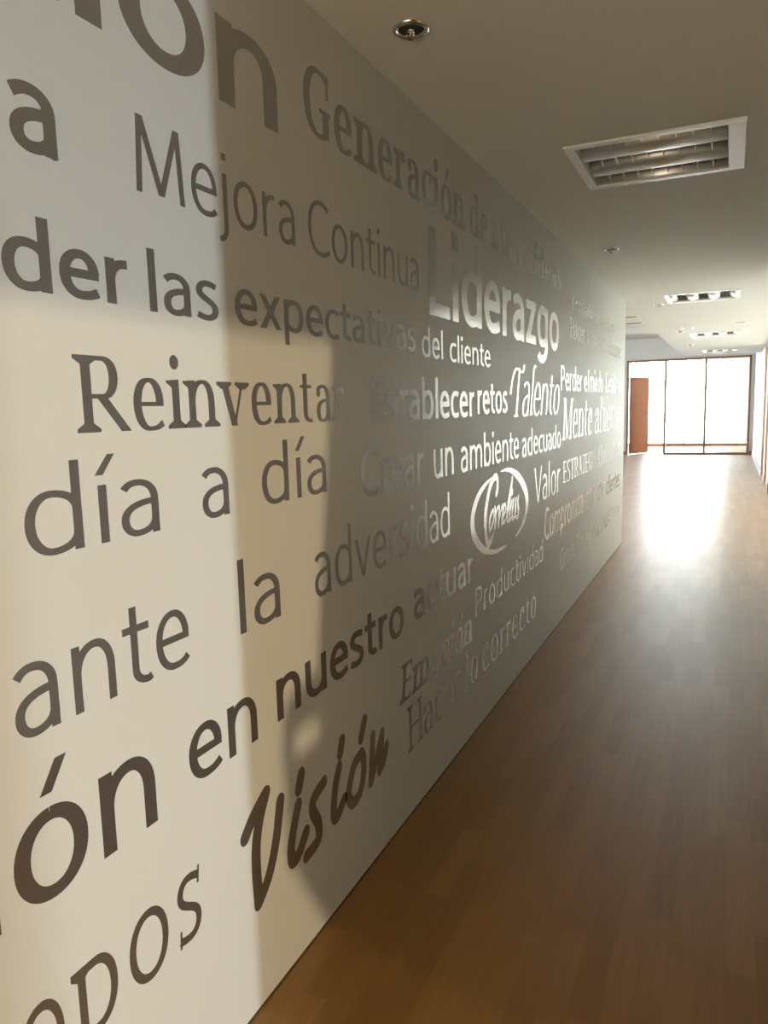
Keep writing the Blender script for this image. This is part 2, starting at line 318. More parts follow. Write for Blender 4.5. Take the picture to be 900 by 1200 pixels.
# ------------------------------------------------------------------ ceiling lights
def ceiling_light(rect, along, label):
    x0, x1, y0, y1 = rect
    lx, ly = x1 - x0, y1 - y0
    t = thing('ceiling_light', label, 'ceiling light', (x0, y0, H), 'recessed louvred ceiling lights')
    bm = bmesh.new(); F = 0.028; E = 0.05 if along == 'x' else F
    bx(bm, -0.01, lx + 0.01, -0.01, F, -0.008, 0.012); bx(bm, -0.01, lx + 0.01, ly - F, ly + 0.01, -0.008, 0.012)
    bx(bm, -0.01, F, F, ly - F, -0.008, 0.012); bx(bm, lx - E, lx + 0.01, F, ly - F, -0.008, 0.012)
    link('frame', bm, M_STEEL, t, bev=0.002)
    bm = bmesh.new()
    T = 0.11
    bx(bm, 0.001, lx - 0.001, 0.001, ly - 0.001, T, T + 0.006)
    for q in ((0.001, 0.004, 0.001, ly - 0.001), (lx - 0.004, lx - 0.001, 0.001, ly - 0.001), (0.004, lx - 0.004, 0.001, 0.004), (0.004, lx - 0.004, ly - 0.004, ly - 0.001)): bx(bm, q[0], q[1], q[2], q[3], 0.013, T)
    link('housing', bm, M_DARK, t)
    L, Wd = (lx, ly) if along == 'x' else (ly, lx)
    A0, A1 = F, L - E
    B0, B1 = F, Wd - F
    pitch = (B1 - B0) / 3.0
    half = 0.042 if along == 'x' else 0.036                      # half width of the dark lamp channel
    cents = [B0 + half + 0.008, (B0 + B1) / 2, B1 - half - 0.008] if along == 'x' else [B0 + pitch * (i + 0.5) for i in range(3)]
    # curved white reflectors between the channels
    edges = [(cents[0] + half, cents[1] - half), (cents[1] + half, cents[2] - half)]
    for s0, s1 in edges:
        prof = [(s0 + (s1 - s0) * k / 16, 0.055 - 0.058 * math.sin(math.pi * k / 16) ** (0.26 if along == 'x' else 0.22)) for k in range(17)]
        bm = bmesh.new(); sheet(bm, prof, A0, A1, along)
        r = link('reflector', bm, M_REFL, t, smooth=True)
        s = r.modifiers.new('solid', 'SOLIDIFY'); s.thickness = 0.001
    for s0, s1, sg in ((B0, cents[0] - half, -1), (cents[2] + half, B1, 1)):
        bm = bmesh.new()
        prof = [(s0 + (s1 - s0) * k / 8, 0.055 - 0.055 * (math.cos(math.pi / 2 * k / 8) if sg < 0 else math.sin(math.pi / 2 * k / 8)) ** 0.3) for k in range(9)]
        sheet(bm, prof, A0, A1, along)
        r = link('reflector', bm, M_REFL, t, smooth=True); s = r.modifiers.new('solid', 'SOLIDIFY'); s.thickness = 0.001
    for c in cents:
        n = 9
        for k in range(n + 1):
            a = A0 + (A1 - A0) * k / n
            bm = bmesh.new()
            if along == 'x': bx(bm, a - 0.0015, a + 0.0015, c - half, c + half, 0.008, 0.066)
            else: bx(bm, c - half, c + half, a - 0.0015, a + 0.0015, 0.015, 0.066)
            link('louvre_slat', bm, M_REFL if along == 'x' else M_DARK, t)  # farther lights get dark slats: shade of their unlit faces set as colour
        bm = bmesh.new()
        if along == 'x': tube(bm, [(A0 - 0.01, c, 0.08), (A1 + 0.01, c, 0.08)], 0.013, 16)
        else: tube(bm, [(c, A0 - 0.01, 0.08), (c, A1 + 0.01, 0.08)], 0.013, 16)
        link('tube_lamp', bm, M_STEEL, t, smooth=True)
    return t
ceiling_light(FIX[0], 'x', 'nearest square ceiling light, unlit, with grey louvres and curved white reflectors')
ceiling_light(FIX[1], 'y', 'second ceiling light along the corridor, narrow strip of white and dark squares')
ceiling_light(FIX[2], 'y', 'third ceiling light, beside two small white ceiling squares')
ceiling_light(FIX[3], 'y', 'farthest ceiling light, just above the glass partition')

# ------------------------------------------------------------------ sprinklers
def sprinkler(label, loc):
    t = thing('fire_sprinkler', label, 'sprinkler', loc, 'recessed ceiling sprinklers')
    bm = bmesh.new()
    prof = [(0.031, 0.004), (0.034, -0.004), (0.040, -0.008), (0.046, -0.006), (0.049, -0.001), (0.049, 0.0)]
    seg = 48
    rings = [[bm.verts.new((r * math.cos(2 * math.pi * i / seg), r * math.sin(2 * math.pi * i / seg), z)) for i in range(seg)] for r, z in prof]
    for a, b in zip(rings, rings[1:]):
        for i in range(seg): bm.faces.new((a[i], a[(i + 1) % seg], b[(i + 1) % seg], b[i]))
    link('escutcheon', bm, M_CHROME, t, smooth=True)
    bm = bmesh.new(); lathe(bm, [(0.033, 0.003), (0.033, -0.0015), (0.0325, -0.002)], seg=40); link('cup', bm, M_BLACK, t)
    bm = bmesh.new(); lathe(bm, [(0.010, -0.002), (0.010, -0.006), (0.006, -0.009), (0.004, -0.011), (0.004, -0.02)], seg=20)
    tube(bm, [(0.008, 0, -0.005), (0.011, 0, -0.013), (0.003, 0, -0.022)], 0.0018); tube(bm, [(-0.008, 0, -0.005), (-0.011, 0, -0.013), (-0.003, 0, -0.022)], 0.0018)
    link('body', bm, M_CHROME, t, smooth=True)
    bm = bmesh.new(); lathe(bm, [(0.010, -0.020), (0.012, -0.0225), (0.010, -0.0245)], seg=24); link('deflector', bm, M_BRASS, t, smooth=True)
    return t
def dup(root, loc, label):
    r = root.copy(); COL.objects.link(r); r.location = loc; r['label'] = label
    for ch in list(root.children):
        c = ch.copy(); COL.objects.link(c); c.parent = r
    return r
s0 = sprinkler('chrome-ringed dark sprinkler nearest, above the large lettering', (0.173, 1.929, H))
for loc, lab in (((0.233, 5.074, H), 'small sprinkler on the ceiling just past the nearest ceiling light'),
                 ((0.268, 8.121, H), 'small sprinkler just left of the second ceiling light'),
                 ((0.286, 11.262, H), 'tiny sprinkler just left of the third ceiling light'),
                 ((0.290, 14.026, H), 'tiny sprinkler between the third and farthest ceiling lights')):
    dup(s0, loc, lab)

# small white ceiling squares and slot vents
def ceiling_square(label, x, y, s):
    t = thing('ceiling_speaker', label, 'speaker', (x, y, H), 'small white ceiling squares')
    bm = bmesh.new(); bx(bm, -s / 2, s / 2, -s / 2, s / 2, -0.012, 0); link('body', bm, M_STEEL, t, bev=0.003)
    bm = bmesh.new()
    for k in range(7): bx(bm, -s * 0.38, s * 0.38, s * (-0.36 + 0.12 * k) - 0.003, s * (-0.36 + 0.12 * k) + 0.003, -0.015, -0.012)
    link('grille', bm, M_WHITE, t)
ceiling_square('small white square on the ceiling, left of the third ceiling light', 0.404, 10.75, 0.15)
ceiling_square('small white square on the ceiling, right of the third ceiling light', 1.02, 10.55, 0.13)
def slot_vent(label, x0, x1, y):
    t = thing('air_vent', label, 'air vent', (x0, y, H), 'slot air vents')
    bm = bmesh.new(); L = x1 - x0
    bx(bm, 0, L, -0.06, 0.06, -0.006, 0.0); link('frame', bm, M_WHITE, t, bev=0.002)
    for k in (-1, 0, 1):
        bm = bmesh.new(); bx(bm, 0.012, L - 0.012, k * 0.034 - 0.009, k * 0.034 + 0.009, -0.0075, -0.006); link('slot', bm, M_DARK, t)
slot_vent('slim slot vent in the ceiling just beyond the end of the lettered wall', -0.42, -0.03, 9.02)
slot_vent('slim slot vent nearer the edge of the low ceiling, beyond the lettered wall', -0.36, -0.05, 9.75)

# ------------------------------------------------------------------ lettering
class Font:
    def __init__(s, w, h, serif=False, W=1.0, gap=0.2, shear=0.0, cap=1.38, asc=1.47, caps_serif=None):
        s.w, s.h, s.serif, s.W, s.gap, s.shear, s.cap, s.asc = w, h, serif, W, gap, shear, cap, asc
        s.cache = {}
def bez(p0, p1, p2, p3, n=10):
    out = []
    for i in range(1, n + 1):
        t = i / n; a = 1 - t
        out.append(tuple(a ** 3 * p0[k] + 3 * a * a * t * p1[k] + 3 * a * t * t * p2[k] + t ** 3 * p3[k] for k in (0, 1)))
    return out
KQ = 0.58
class Pen:
    def __init__(s, F): s.F = F; s.P = []; s.w = F.w; s.h = F.h
    def poly(s, *pts): s.P.append(list(pts))
    def path(s, start, *segs):
        """segs: ('v',x,y) quarter curve leaving vertically, ('h',x,y) leaving horizontally, ('l',x,y) line, ('c',..6) cubic"""
        pts = [start]
        for q in segs:
            a = pts[-1]
            if q[0] == 'l':
                n = 2
                pts += [(a[0] + (q[1] - a[0]) * (i + 1) / n, a[1] + (q[2] - a[1]) * (i + 1) / n) for i in range(n)]
            elif q[0] == 'v': pts += bez(a, (a[0], a[1] + KQ * (q[2] - a[1])), (q[1] - KQ * (q[1] - a[0]), q[2]), (q[1], q[2]))
            elif q[0] == 'h': pts += bez(a, (a[0] + KQ * (q[1] - a[0]), a[1]), (q[1], q[2] - KQ * (q[2] - a[1])), (q[1], q[2]))
            else: pts += bez(a, (q[1], q[2]), (q[3], q[4]), (q[5], q[6]), 14)
        s.ribbon(pts)
    def ribbon(s, pts, tfun=None):
        L, R = [], []
        for i, p in enumerate(pts):
            a = pts[max(i - 1, 0)]; b = pts[min(i + 1, len(pts) - 1)]
            dx, dy = b[0] - a[0], b[1] - a[1]; d = math.hypot(dx, dy) or 1e-9; dx /= d; dy /= d
            t = 0.5 * math.hypot(s.w * dy, s.h * dx) if tfun is None else tfun(i)
            L.append((p[0] - dy * t, p[1] + dx * t)); R.append((p[0] + dy * t, p[1] - dx * t))
        for i in range(len(pts) - 1): s.P.append([R[i], R[i + 1], L[i + 1], L[i]])
    def bar(s, x0, x1, y, t=None):
        t = (t or s.h) / 2; s.poly((x0, y - t), (x1, y - t), (x1, y + t), (x0, y + t))
    def diag(s, x0, y0, x1, y1, t=None):
        t = (t or s.w) / 2; s.poly((x0 - t, y0), (x0 + t, y0), (x1 + t, y1), (x1 - t, y1))
    def foot(s, x, y, up=1, l=1, r=1):
        """slab serif with a bracket at the end of a stem centred on x"""
        w, h = s.w, s.h * 0.75; e = w * 0.55 + 0.05
        a = x - w / 2 - e * l; b = x + w / 2 + e * r
        q = [(a, y), (b, y), (b, y + up * h), (x + w / 2, y + up * (h + e * 0.55 * r)), (x - w / 2, y + up * (h + e * 0.55 * l)), (a, y + up * h)]
        s.poly(*(q if up > 0 else q[::-1]))
    def flag(s, x, y):
        w = s.w; e = w * 0.5 + 0.06
        s.poly((x - w / 2 - e, y - s.h * 0.7), (x - w / 2, y - s.h * 1.9), (x + w / 2, y - 0.05), (x + w / 2, y + 0.01), (x - w / 2 - e, y - s.h * 0.2))
    def stem(s, x, y0, y1, bot='b', top='f'):
        w = s.w / 2; s.poly((x - w, y0), (x + w, y0), (x + w, y1), (x - w, y1))
        if s.F.serif:
            if bot == 'b': s.foot(x, y0)
            if bot == 'r': s.foot(x, y0, 1, 0, 1)
            if top == 'f': s.flag(x, y1)
            if top == 'b': s.foot(x, y1, -1)
    def dot(s, x, y, r=None):
        if s.F.serif:
            r = r or s.w * 0.62
            s.poly(*[(x + r * math.cos(k * math.pi / 8), y + r * math.sin(k * math.pi / 8)) for k in range(16)])
        else:
            r = s.w * 0.54; s.poly((x - r, y - r * 1.0), (x + r, y - r * 1.0), (x + r, y + r * 1.0), (x - r, y + r * 1.0))
    def oval(s, x0, x1, y0, y1):
        w, h = s.w, s.h; cx = (x0 + x1) / 2; cy = (y0 + y1) / 2; l, r, b, t = x0 + w / 2, x1 - w / 2, y0 + h / 2, y1 - h / 2
        s.path((cx, t), ('h', l, cy), ('v', cx, b), ('h', r, cy), ('v', cx, t))
    def ball(s, x, y):
        if s.F.serif:
            r = s.w * 0.5; s.poly(*[(x + r * math.cos(k * math.pi / 6), y + r * math.sin(k * math.pi / 6)) for k in range(12)])
OV = 0.02
def glyph(ch, F):
    if ch in F.cache: return F.cache[ch]
    p = Pen(F); w, h, W, sf = F.w, F.h, F.W, F.serif
    cap, asc = F.cap, F.asc
    top, bot = 1 + OV, -OV
    lc = rc = 1.0
    base = {'á': 'a', 'í': 'i', 'ó': 'o'}.get(ch, ch)
    acc = ch in 'áíó'
    nw = 0.50 * W + 1.9 * w
    e = (w * 0.55 + 0.05) if sf else 0
    if base in 'nhmur':
        if base == 'u':
            r = nw - w / 2; l = w / 2
            p.stem(r, 0, 1, 'r', 'f'); p.stem(l, 0.42, 1, '-', 'f')
            p.path((l, 0.45), ('v', l + (r - l) * 0.46, bot + h / 2), ('h', r, 0.42)); gw = nw
        elif base == 'r':
            l = w / 2; p.stem(l, 0, 1, 'b', 'f')
            x1 = 0.30 * W + 0.9 * w
            p.path((l, 0.52), ('v', x1 - 0.02, top - h / 2 - 0.02), ('l', x1 + 0.06, top - h / 2 - 0.015)); gw = x1 + 0.06; rc = 0.5
            if sf: p.ball(x1, top - h / 2 - w * 0.32)
        else:
            l = w / 2; p.stem(l, 0, asc if base == 'h' else 1, 'b', 'f')
            mw = nw if base != 'm' else nw * 0.95
            def arch(a, b):
                cx = a + (b - a) * 0.55
                p.path((a, 0.52), ('v', cx, top - h / 2), ('h', b, 0.55), ('l', b, 0.0))
                if sf: p.foot(b, 0)
            arch(l, mw - w / 2); gw = mw
            if base == 'm': arch(mw - w / 2, 2 * mw - 1.5 * w); gw = 2 * mw - w
    elif base in 'li':
        gw = w; p.stem(w / 2, 0, asc if base == 'l' else 1, 'b', 'f')
        if base == 'l' and F.shear and not sf: p.path((w / 2, asc - 0.12), ('c', w / 2, asc + 0.06, w / 2 + 0.12, asc + 0.08, w / 2 + 0.24, asc + 0.0)); p.path((w / 2, 0.16), ('v', w / 2 + 0.2, 0.06))
        if base == 'i' and not acc: p.dot(w / 2, 1.34 if not sf else 1.36)
    elif base == 'j':
        gw = w; p.stem(w / 2, 0, 1, '-', 'f'); p.dot(w / 2, 1.34); p.path((w / 2, 0.05), ('l', w / 2, -0.12), ('v', -0.16, -0.38))
    elif base == 'o':
        gw = 0.60 * W + 1.75 * w; p.oval(0, gw, bot, top); lc = rc = 0.6
    elif base == 'e':
        gw = 0.56 * W + 1.55 * w; lc = 0.6; rc = 0.55
        l, r = w / 2, gw - w / 2; cx = gw * 0.52
        p.path((gw - 0.05, 0.10 + h * 0.35), ('c', cx + 0.22 * W, bot + h / 2, cx + 0.1, bot + h / 2, cx, bot + h / 2), ('h', l, 0.5), ('v', cx, top - h / 2), ('h', r, 0.52))
        p.bar(l, gw - (0 if sf else 0) - w * 0.05, 0.50 + h * 0.1, h)
    elif base == 'c':
        gw = 0.50 * W + 1.35 * w; lc = 0.6; rc = 0.45; l = w / 2; cx = gw * 0.6
        p.path((gw - 0.02, 0.90 - h * 0.15), ('c', gw - 0.14, top - h / 2, cx + 0.08, top - h / 2, cx, top - h / 2), ('h', l, 0.5), ('v', cx, bot + h / 2), ('c', cx + 0.08, bot + h / 2, gw - 0.14, bot + h / 2, gw - 0.01, 0.10 + h * 0.15))
        if sf: p.ball(gw - w * 0.5, 0.84 - h * 0.2)
    elif base == 'a':
        gw = 0.46 * W + 1.6 * w; lc = 0.6; r = gw - w / 2; l = w / 2; cx = gw * 0.46
        p.path((0.07, 0.88 - h * 0.3), ('c', cx - 0.16, top - h / 2, cx - 0.06, top - h / 2, cx, top - h / 2), ('h', r, 0.64), ('l', r, 0.16), *((('v', r + w * 0.32, 0.075),) if not sf else (('l', r, 0.10), ('v', r + w * 0.6, 0.03),)))
        if not sf: p.poly((r - w / 2, 0), (r + w / 2, 0), (r + w / 2, 0.3), (r - w / 2, 0.3))
        p.path((r, 0.60), ('c', r - 0.15, 0.60, l, 0.58, l, 0.29), ('v', cx - 0.02, bot + h / 2), ('h', r, 0.30))
        if sf: p.ball(w * 0.55, 0.80)
    elif base in 'dbpqg':
        gw = 0.54 * W + 1.85 * w; l, r = w / 2, gw - w / 2
        left = base in 'bp'
        sx = l if left else r; ox = r if left else l; cx = (l + r) / 2 + (0.03 if left else -0.03)
        p.path((sx, 0.68), ('v', cx, top - h / 2), ('h', ox, 0.5), ('v', cx, bot + h / 2), ('h', sx, 0.32))
        if base == 'd': p.stem(sx, 0, asc, 'r', 'f'); lc = 0.6
        if base == 'b': p.stem(sx, 0, asc, '-', 'f'); rc = 0.6
        if base == 'p': p.stem(sx, -0.42, 1, 'b', 'f'); rc = 0.6
        if base == 'q': p.stem(sx, -0.42, 1, 'b', '-'); lc = 0.6
        if base == 'g':
            lc = 0.6; p.poly((sx - w / 2, 0), (sx + w / 2, 0), (sx + w / 2, 1), (sx - w / 2, 1))
            p.path((sx, 0.05), ('v', cx - 0.03, -0.42 + h / 2), ('c', cx - 0.14, -0.42 + h / 2, l + 0.05, -0.40 + h / 2, l + 0.0, -0.30 + h / 2))
    elif base == 's':
        gw = 0.42 * W + 1.35 * w; lc = rc = 0.6; l, r = w * 0.47, gw - w * 0.47; cx = gw / 2
        p.path((gw - 0.06, 0.88), ('c', cx + 0.14, top - h / 2, cx + 0.06, top - h / 2, cx, top - h / 2), ('h', l, 0.74), ('c', l, 0.54, r, 0.52, r, 0.27), ('v', cx - 0.02, bot + h / 2), ('c', cx - 0.1, bot + h / 2, 0.12, bot + h / 2 + 0.02, 0.02, 0.10 + h * 0.2))
        if sf: p.diag(gw - w * 0.25, 0.70, gw - w * 0.2, 0.99, w * 0.35); p.diag(w * 0.2, 0.02, w * 0.2, 0.30, w * 0.35)
    elif base == 't':
        x = 0.16 + w / 2; gw = 0.16 + w + 0.26 * W; lc = 0.4; rc = 0.4
        p.path((x, 1.30), ('l', x, 0.26), ('v', gw - 0.06, bot + h / 2 + 0.01), ('l', gw, bot + h / 2 + 0.04)); p.bar(0, gw - 0.01, 1 - h / 2)
    elif base == 'v':
        gw = 0.62 * W + 1.6 * w; lc = rc = 0.3; cx = gw / 2
        p.diag(w * 0.52, 1, cx, 0, w * 1.05); p.diag(gw - w * 0.52, 1, cx, 0, (h * 1.15 if sf else w * 1.05))
        if sf: p.foot(w * 0.52, 1, -1); p.foot(gw - w * 0.52, 1, -1)
    elif base == 'x':
        gw = 0.60 * W + 1.5 * w; lc = rc = 0.3; t = w * 1.15
        p.diag(t / 2, 1, gw - t / 2, 0, t); p.diag(t / 2, 0, gw - t / 2, 1, t)
    elif base == 'z':
        gw = 0.55 * W + 1.2 * w; lc = rc = 0.6; t = w * 1.25
        p.bar(0.02, gw, 1 - h / 2); p.bar(0, gw, h / 2); p.diag(t / 2, h * 0.5, gw - t / 2, 1 - h * 0.5, t)
    elif base == 'y':
        gw = 0.62 * W + 1.6 * w; lc = rc = 0.3; cx = gw / 2
        p.diag(w * 0.52, 1, cx, 0.05, w * 1.05); p.diag(gw - w * 0.52, 1, cx - 0.2, -0.42, w * 1.05)
    elif base == 'M':
        gw = 0.95 * W + 2.2 * w; k = 0.08
        if sf: k = 0.0
        p.poly((0, 0), (w, 0), (w + k, cap), (k, cap)); p.poly((gw - w, 0), (gw, 0), (gw - k, cap), (gw - w - k, cap))
        p.diag(k + w * 0.6, cap, gw / 2, 0.05, w * 1.15); p.diag(gw - k - w * 0.6, cap, gw / 2, 0.05, (h * 1.3 if sf else w * 1.1))
        if sf: p.foot(w / 2, 0); p.foot(gw - w / 2, 0); p.foot(w / 2 + k, cap, -1, 1, 0); p.foot(gw - w / 2 - k, cap, -1, 0, 1)
    elif base in 'CGO':
        gw = (0.80 if base != 'O' else 1.0) * W + 1.6 * w; lc = 0.6; l = w / 2; cx = gw * (0.58 if base != 'O' else 0.5); T, B = cap + OV, -OV; m = cap / 2
        if base == 'O': p.oval(0, gw, B, T); rc = 0.6
        else:
            rc = 0.5
            a = (gw - 0.02, cap - 0.16 - h * 0.2)
            if base == 'C':
                p.path(a, ('c', gw - 0.18, T - h / 2, cx + 0.1, T - h / 2, cx, T - h / 2), ('h', l, m), ('v', cx, B + h / 2), ('c', cx + 0.1, B + h / 2, gw - 0.18, B + h / 2, gw - 0.0, 0.14 + h * 0.2))
                if sf: p.diag(gw - w * 0.2, cap - 0.45, gw - w * 0.2, cap, w * 0.4)
            else:
                rx = gw - w / 2 - 0.02
                p.path(a, ('c', gw - 0.18, T - h / 2, cx + 0.1, T - h / 2, cx, T - h / 2), ('h', l, m), ('v', cx, B + h / 2), ('h', rx, 0.22))
                p.poly((rx - w / 2, 0.05), (rx + w / 2, 0.05), (rx + w / 2, 0.58), (rx - w / 2, 0.58)); p.bar(rx - w / 2 - 0.16, gw + 0.08, 0.58, h * 0.9)
                if sf: p.poly((gw - w * 0.45, cap - 0.50), (gw - 0.01, cap - 0.50), (gw - 0.01, cap + 0.01), (gw - w * 0.25, cap + 0.01))
    elif base in 'EFLTPRHIDASV':
        wd = {'E': 0.60, 'F': 0.58, 'L': 0.58, 'T': 0.78, 'P': 0.60, 'R': 0.66, 'H': 0.74, 'I': 0.0, 'D': 0.80, 'A': 0.85, 'S': 0.56, 'V': 0.85}[base]
        gw = wd * W + w * (1 if base in 'EFLIT' else 1.5); x = w / 2
        if base in 'EFLPRHID': p.stem(x, 0, cap, 'b' if base in 'FPRHI' else ('b' if sf else '-'), 'b')
        if base in 'EF':
            p.bar(w / 2, gw, cap - h / 2); p.bar(w / 2, gw - 0.05, cap * 0.52); rc = 0.6
            if sf: p.poly((gw - h * 0.7, cap - h - 0.16), (gw, cap - h - 0.18), (gw, cap), (gw - h * 1.6, cap - h * 0.9)); p.diag(gw - 0.10, cap * 0.52 - 0.14, gw - 0.10, cap * 0.52 + 0.14, h * 0.8)
            if base == 'E':
                p.bar(w / 2, gw, h / 2)
                if sf: p.poly((gw - h * 1.6, h * 0.9), (gw, 0), (gw + 0.03, h + 0.2), (gw - h * 0.7, h + 0.16))
        if base == 'L': p.bar(w / 2, gw, h / 2); rc = 0.35
        if base == 'T':
            p.stem(gw / 2, 0, cap, 'b', '-'); lc = rc = 0.35
            if F.shear and not sf:
                p.path((-0.22, 0.62), ('c', -0.22, 0.95, -0.05, cap - 0.02, 0.20, cap - 0.03), ('c', 0.45, cap - 0.02, 0.55, cap - 0.12, 0.72, cap - 0.10), ('c', 0.86, cap - 0.08, 0.86, cap + 0.02, 0.87, cap + 0.12)); p.bar(gw / 2 - 0.2, gw / 2 + 0.2, h * 0.4)
            else: p.bar(0, gw, cap - h / 2)
            if sf:
                for xx in (h * 0.4, gw - h * 0.4): p.diag(xx, cap - 0.26, xx, cap, h * 0.8)
        if base in 'PR':
            r = gw - w / 2 - (0.06 if base == 'R' else 0); cx = w + (r - w) * 0.5; mid = cap * 0.47
            p.bar(w / 2, cx, cap - h / 2); p.bar(w / 2, cx, mid)
            p.path((cx - 0.01, cap - h / 2), ('h', r, (cap + mid) / 2), ('v', cx - 0.01, mid)); rc = 0.6
            if base == 'R':
                p.diag(cx - 0.05, mid, gw + (0.10 if sf else -w * 0.4), 0, w * 1.15); rc = 0.5
                if sf: gw += 0.08 + w * 0.3; p.bar(gw - w * 0.9, gw + 0.02, h * 0.4, h * 0.8); rc = -1.2
        if base == 'H':
            p.stem(gw - w / 2, 0, cap, 'b', 'b'); p.bar(w / 2, gw - w / 2, cap * 0.52)
        if base == 'D':
            r = gw - w / 2; cx = gw * 0.45; p.bar(w * (0.5 if not sf else 0.0) - e * 0.6, cx, cap - h / 2); p.bar(w * 0.5 - e * 0.6, cx, h / 2)
            p.path((cx - 0.01, cap - h / 2), ('h', r, cap / 2), ('v', cx - 0.01, h / 2)); rc = 0.6
        if base in 'AV':
            a, b = (0, cap) if base == 'A' else (cap, 0); lc = rc = 0.2
            p.diag(w * 0.5, a, gw / 2, b, (w if base == 'V' or not sf else h * 1.2)); p.diag(gw - w * 0.5, a, gw / 2, b, (w if base == 'A' or not sf else h * 1.2))
            if base == 'A': p.bar(gw * 0.2, gw * 0.8, cap * 0.34, h * 0.9)
        if base == 'S':
            lc = rc = 0.6; l, r = w * 0.47, gw - w * 0.47; cx = gw / 2; T, B = cap + OV, -OV
            p.path((gw - 0.04, cap - 0.15), ('c', cx + 0.18, T - h / 2, cx + 0.08, T - h / 2, cx, T - h / 2), ('h', l, cap * 0.74), ('c', l, cap * 0.52, r, cap * 0.52, r, cap * 0.27), ('v', cx - 0.02, B + h / 2), ('c', cx - 0.14, B + h / 2, 0.12, B + h / 2 + 0.02, 0.02, 0.14))
            if sf: p.diag(gw - w * 0.35, cap - 0.32, gw - w * 0.05, cap + 0.04, w * 0.32); p.diag(w * 0.15, -0.03, w * 0.3, 0.34, w * 0.32)
    else: gw = 0.3
    if acc:
        cx = gw / 2 if base != 'i' else w / 2
        p.poly((cx - 0.10, 1.17), (cx + w * 0.35 - 0.02, 1.17), (cx + 0.16 + w * 0.55, 1.52), (cx + 0.12, 1.52))
    if F.shear:
        p.P = [[(x + F.shear * y, y) for x, y in q] for q in p.P]
    F.cache[ch] = (p.P, gw, lc, rc)
    return F.cache[ch]
GROUP = 'silver vinyl phrases on the corridor wall'
def inside(x, y, q):
    c = False; n = len(q); j = n - 1
    for i in range(n):
        if (q[i][1] > y) != (q[j][1] > y) and x < (q[j][0] - q[i][0]) * (y - q[i][1]) / (q[j][1] - q[i][1]) + q[i][0]: c = not c
        j = i
    return c
def merge(polys):
    """merge overlapping strokes into one clean triangulated outline"""
    verts, faces, kept = [], [], []
    for q in polys:
        a = sum(q[i][0] * q[(i + 1) % len(q)][1] - q[(i + 1) % len(q)][0] * q[i][1] for i in range(len(q)))
        if abs(a) < 1e-8: continue
        if a < 0: q = q[::-1]
        kept.append((min(p[0] for p in q), max(p[0] for p in q), min(p[1] for p in q), max(p[1] for p in q), q))
        faces.append(list(range(len(verts), len(verts) + len(q)))); verts += [Vector(p) for p in q]
    V, E, T, ov, oe, of = delaunay_2d_cdt(verts, [], faces, 0, 1e-5)
    out = []
    for t in T:
        cx = sum(V[i][0] for i in t) / 3; cy = sum(V[i][1] for i in t) / 3
        if any(k[0] <= cx <= k[1] and k[2] <= cy <= k[3] and inside(cx, cy, k[4]) for k in kept): out.append(t)
    return [tuple(v) for v in V], out
THICK = 0.0006
def vinyl(name, VT, y0, z0, su, sv, parent, m=None):
    V, tris = VT
    bm = bmesh.new(); idx = {}
    def vert(i):
        if i not in idx: idx[i] = bm.verts.new((THICK, V[i][0] * su, V[i][1] * sv))
        return idx[i]
    for t in tris:
        try: bm.faces.new([vert(i) for i in t])
        except ValueError: pass
    bm.normal_update()
    for f in bm.faces[:]:
        if f.normal.x < 0: f.normal_flip()
    be = [e for e in bm.edges if len(e.link_faces) == 1]
    low = {}
    for ed in be:
        for v in ed.verts:
            if v not in low: low[v] = bm.verts.new((0.00002, v.co.y, v.co.z))
    for ed in be:
        a, b = ed.verts
        try: bm.faces.new((a, b, low[b], low[a]))
        except ValueError: pass
    me = bpy.data.meshes.new(name); bm.to_mesh(me); bm.free(); me.materials.append(m or M_VINYL)
    o = bpy.data.objects.new(name, me); COL.objects.link(o); o.location = (0, y0, z0)
    if parent: o.parent = parent
    return o
def fitted(text, F, yl, yr, z, xh, parent):
    """set the letters of a word on the wall between two points, each letter a piece of vinyl of its own"""
    items = []; x = 0; prev = None
    for ch in text:
        P, gw, lc, rc = glyph(ch, F)
        if prev is not None: x += F.gap * (prev + lc) / 2 + (0.10 + F.w * 0.5 if F.serif else 0)
        items.append((ch, x)); x += gw; prev = rc
    xs = [a + dx for ch, dx in items for q in glyph(ch, F)[0] for a, b in q]; x0, x1 = min(xs), max(xs)
    su = (yr - yl) / (x1 - x0)
    for ch, dx in items:
        if (ch, 'm') not in F.cache: F.cache[(ch, 'm')] = merge(glyph(ch, F)[0])
        vinyl('letter', F.cache[(ch, 'm')], (dx - x0) * su, 0, su, xh, parent)
def phrase(label, *words):
    """words: (text, font, y left, y right, baseline z, x-height)"""
    root = thing('wall_lettering', label, 'wall lettering', (0, words[0][2], words[0][4]), GROUP)
    for t, F, yl, yr, z, xh in words:
        if len(words) == 1: par = root
        else:
            par = bpy.data.objects.new('word', None); COL.objects.link(par); par.empty_display_size = 0.05
            par.parent = root; par.location = (0, yl - words[0][2], z - words[0][4])
        fitted(t, F, yl, yr, z, xh, par)
    return root
LIGHT = Font(0.135, 0.115, gap=0.26)
LIGHT2 = Font(0.145, 0.12, gap=0.26)
MED = Font(0.20, 0.155, gap=0.24)
BOLD = Font(0.245, 0.19, gap=0.22)
HEAVY = Font(0.28, 0.21, gap=0.18)
SERIF = Font(0.24, 0.085, True, gap=0.10)
SERIFC = Font(0.30, 0.10, True, W=0.95, gap=0.07)
SERIFL = Font(0.19, 0.075, True, gap=0.10)
SERIFI = Font(0.22, 0.08, True, gap=0.10, shear=0.20)
SERIFBI = Font(0.31, 0.11, True, gap=0.07, shear=0.22)
CAPS = Font(0.215, 0.165, gap=0.3, cap=1.38)
CAPS.serif = True
CHANC = Font(0.17, 0.07, False, W=0.92, gap=0.16, shear=0.26)
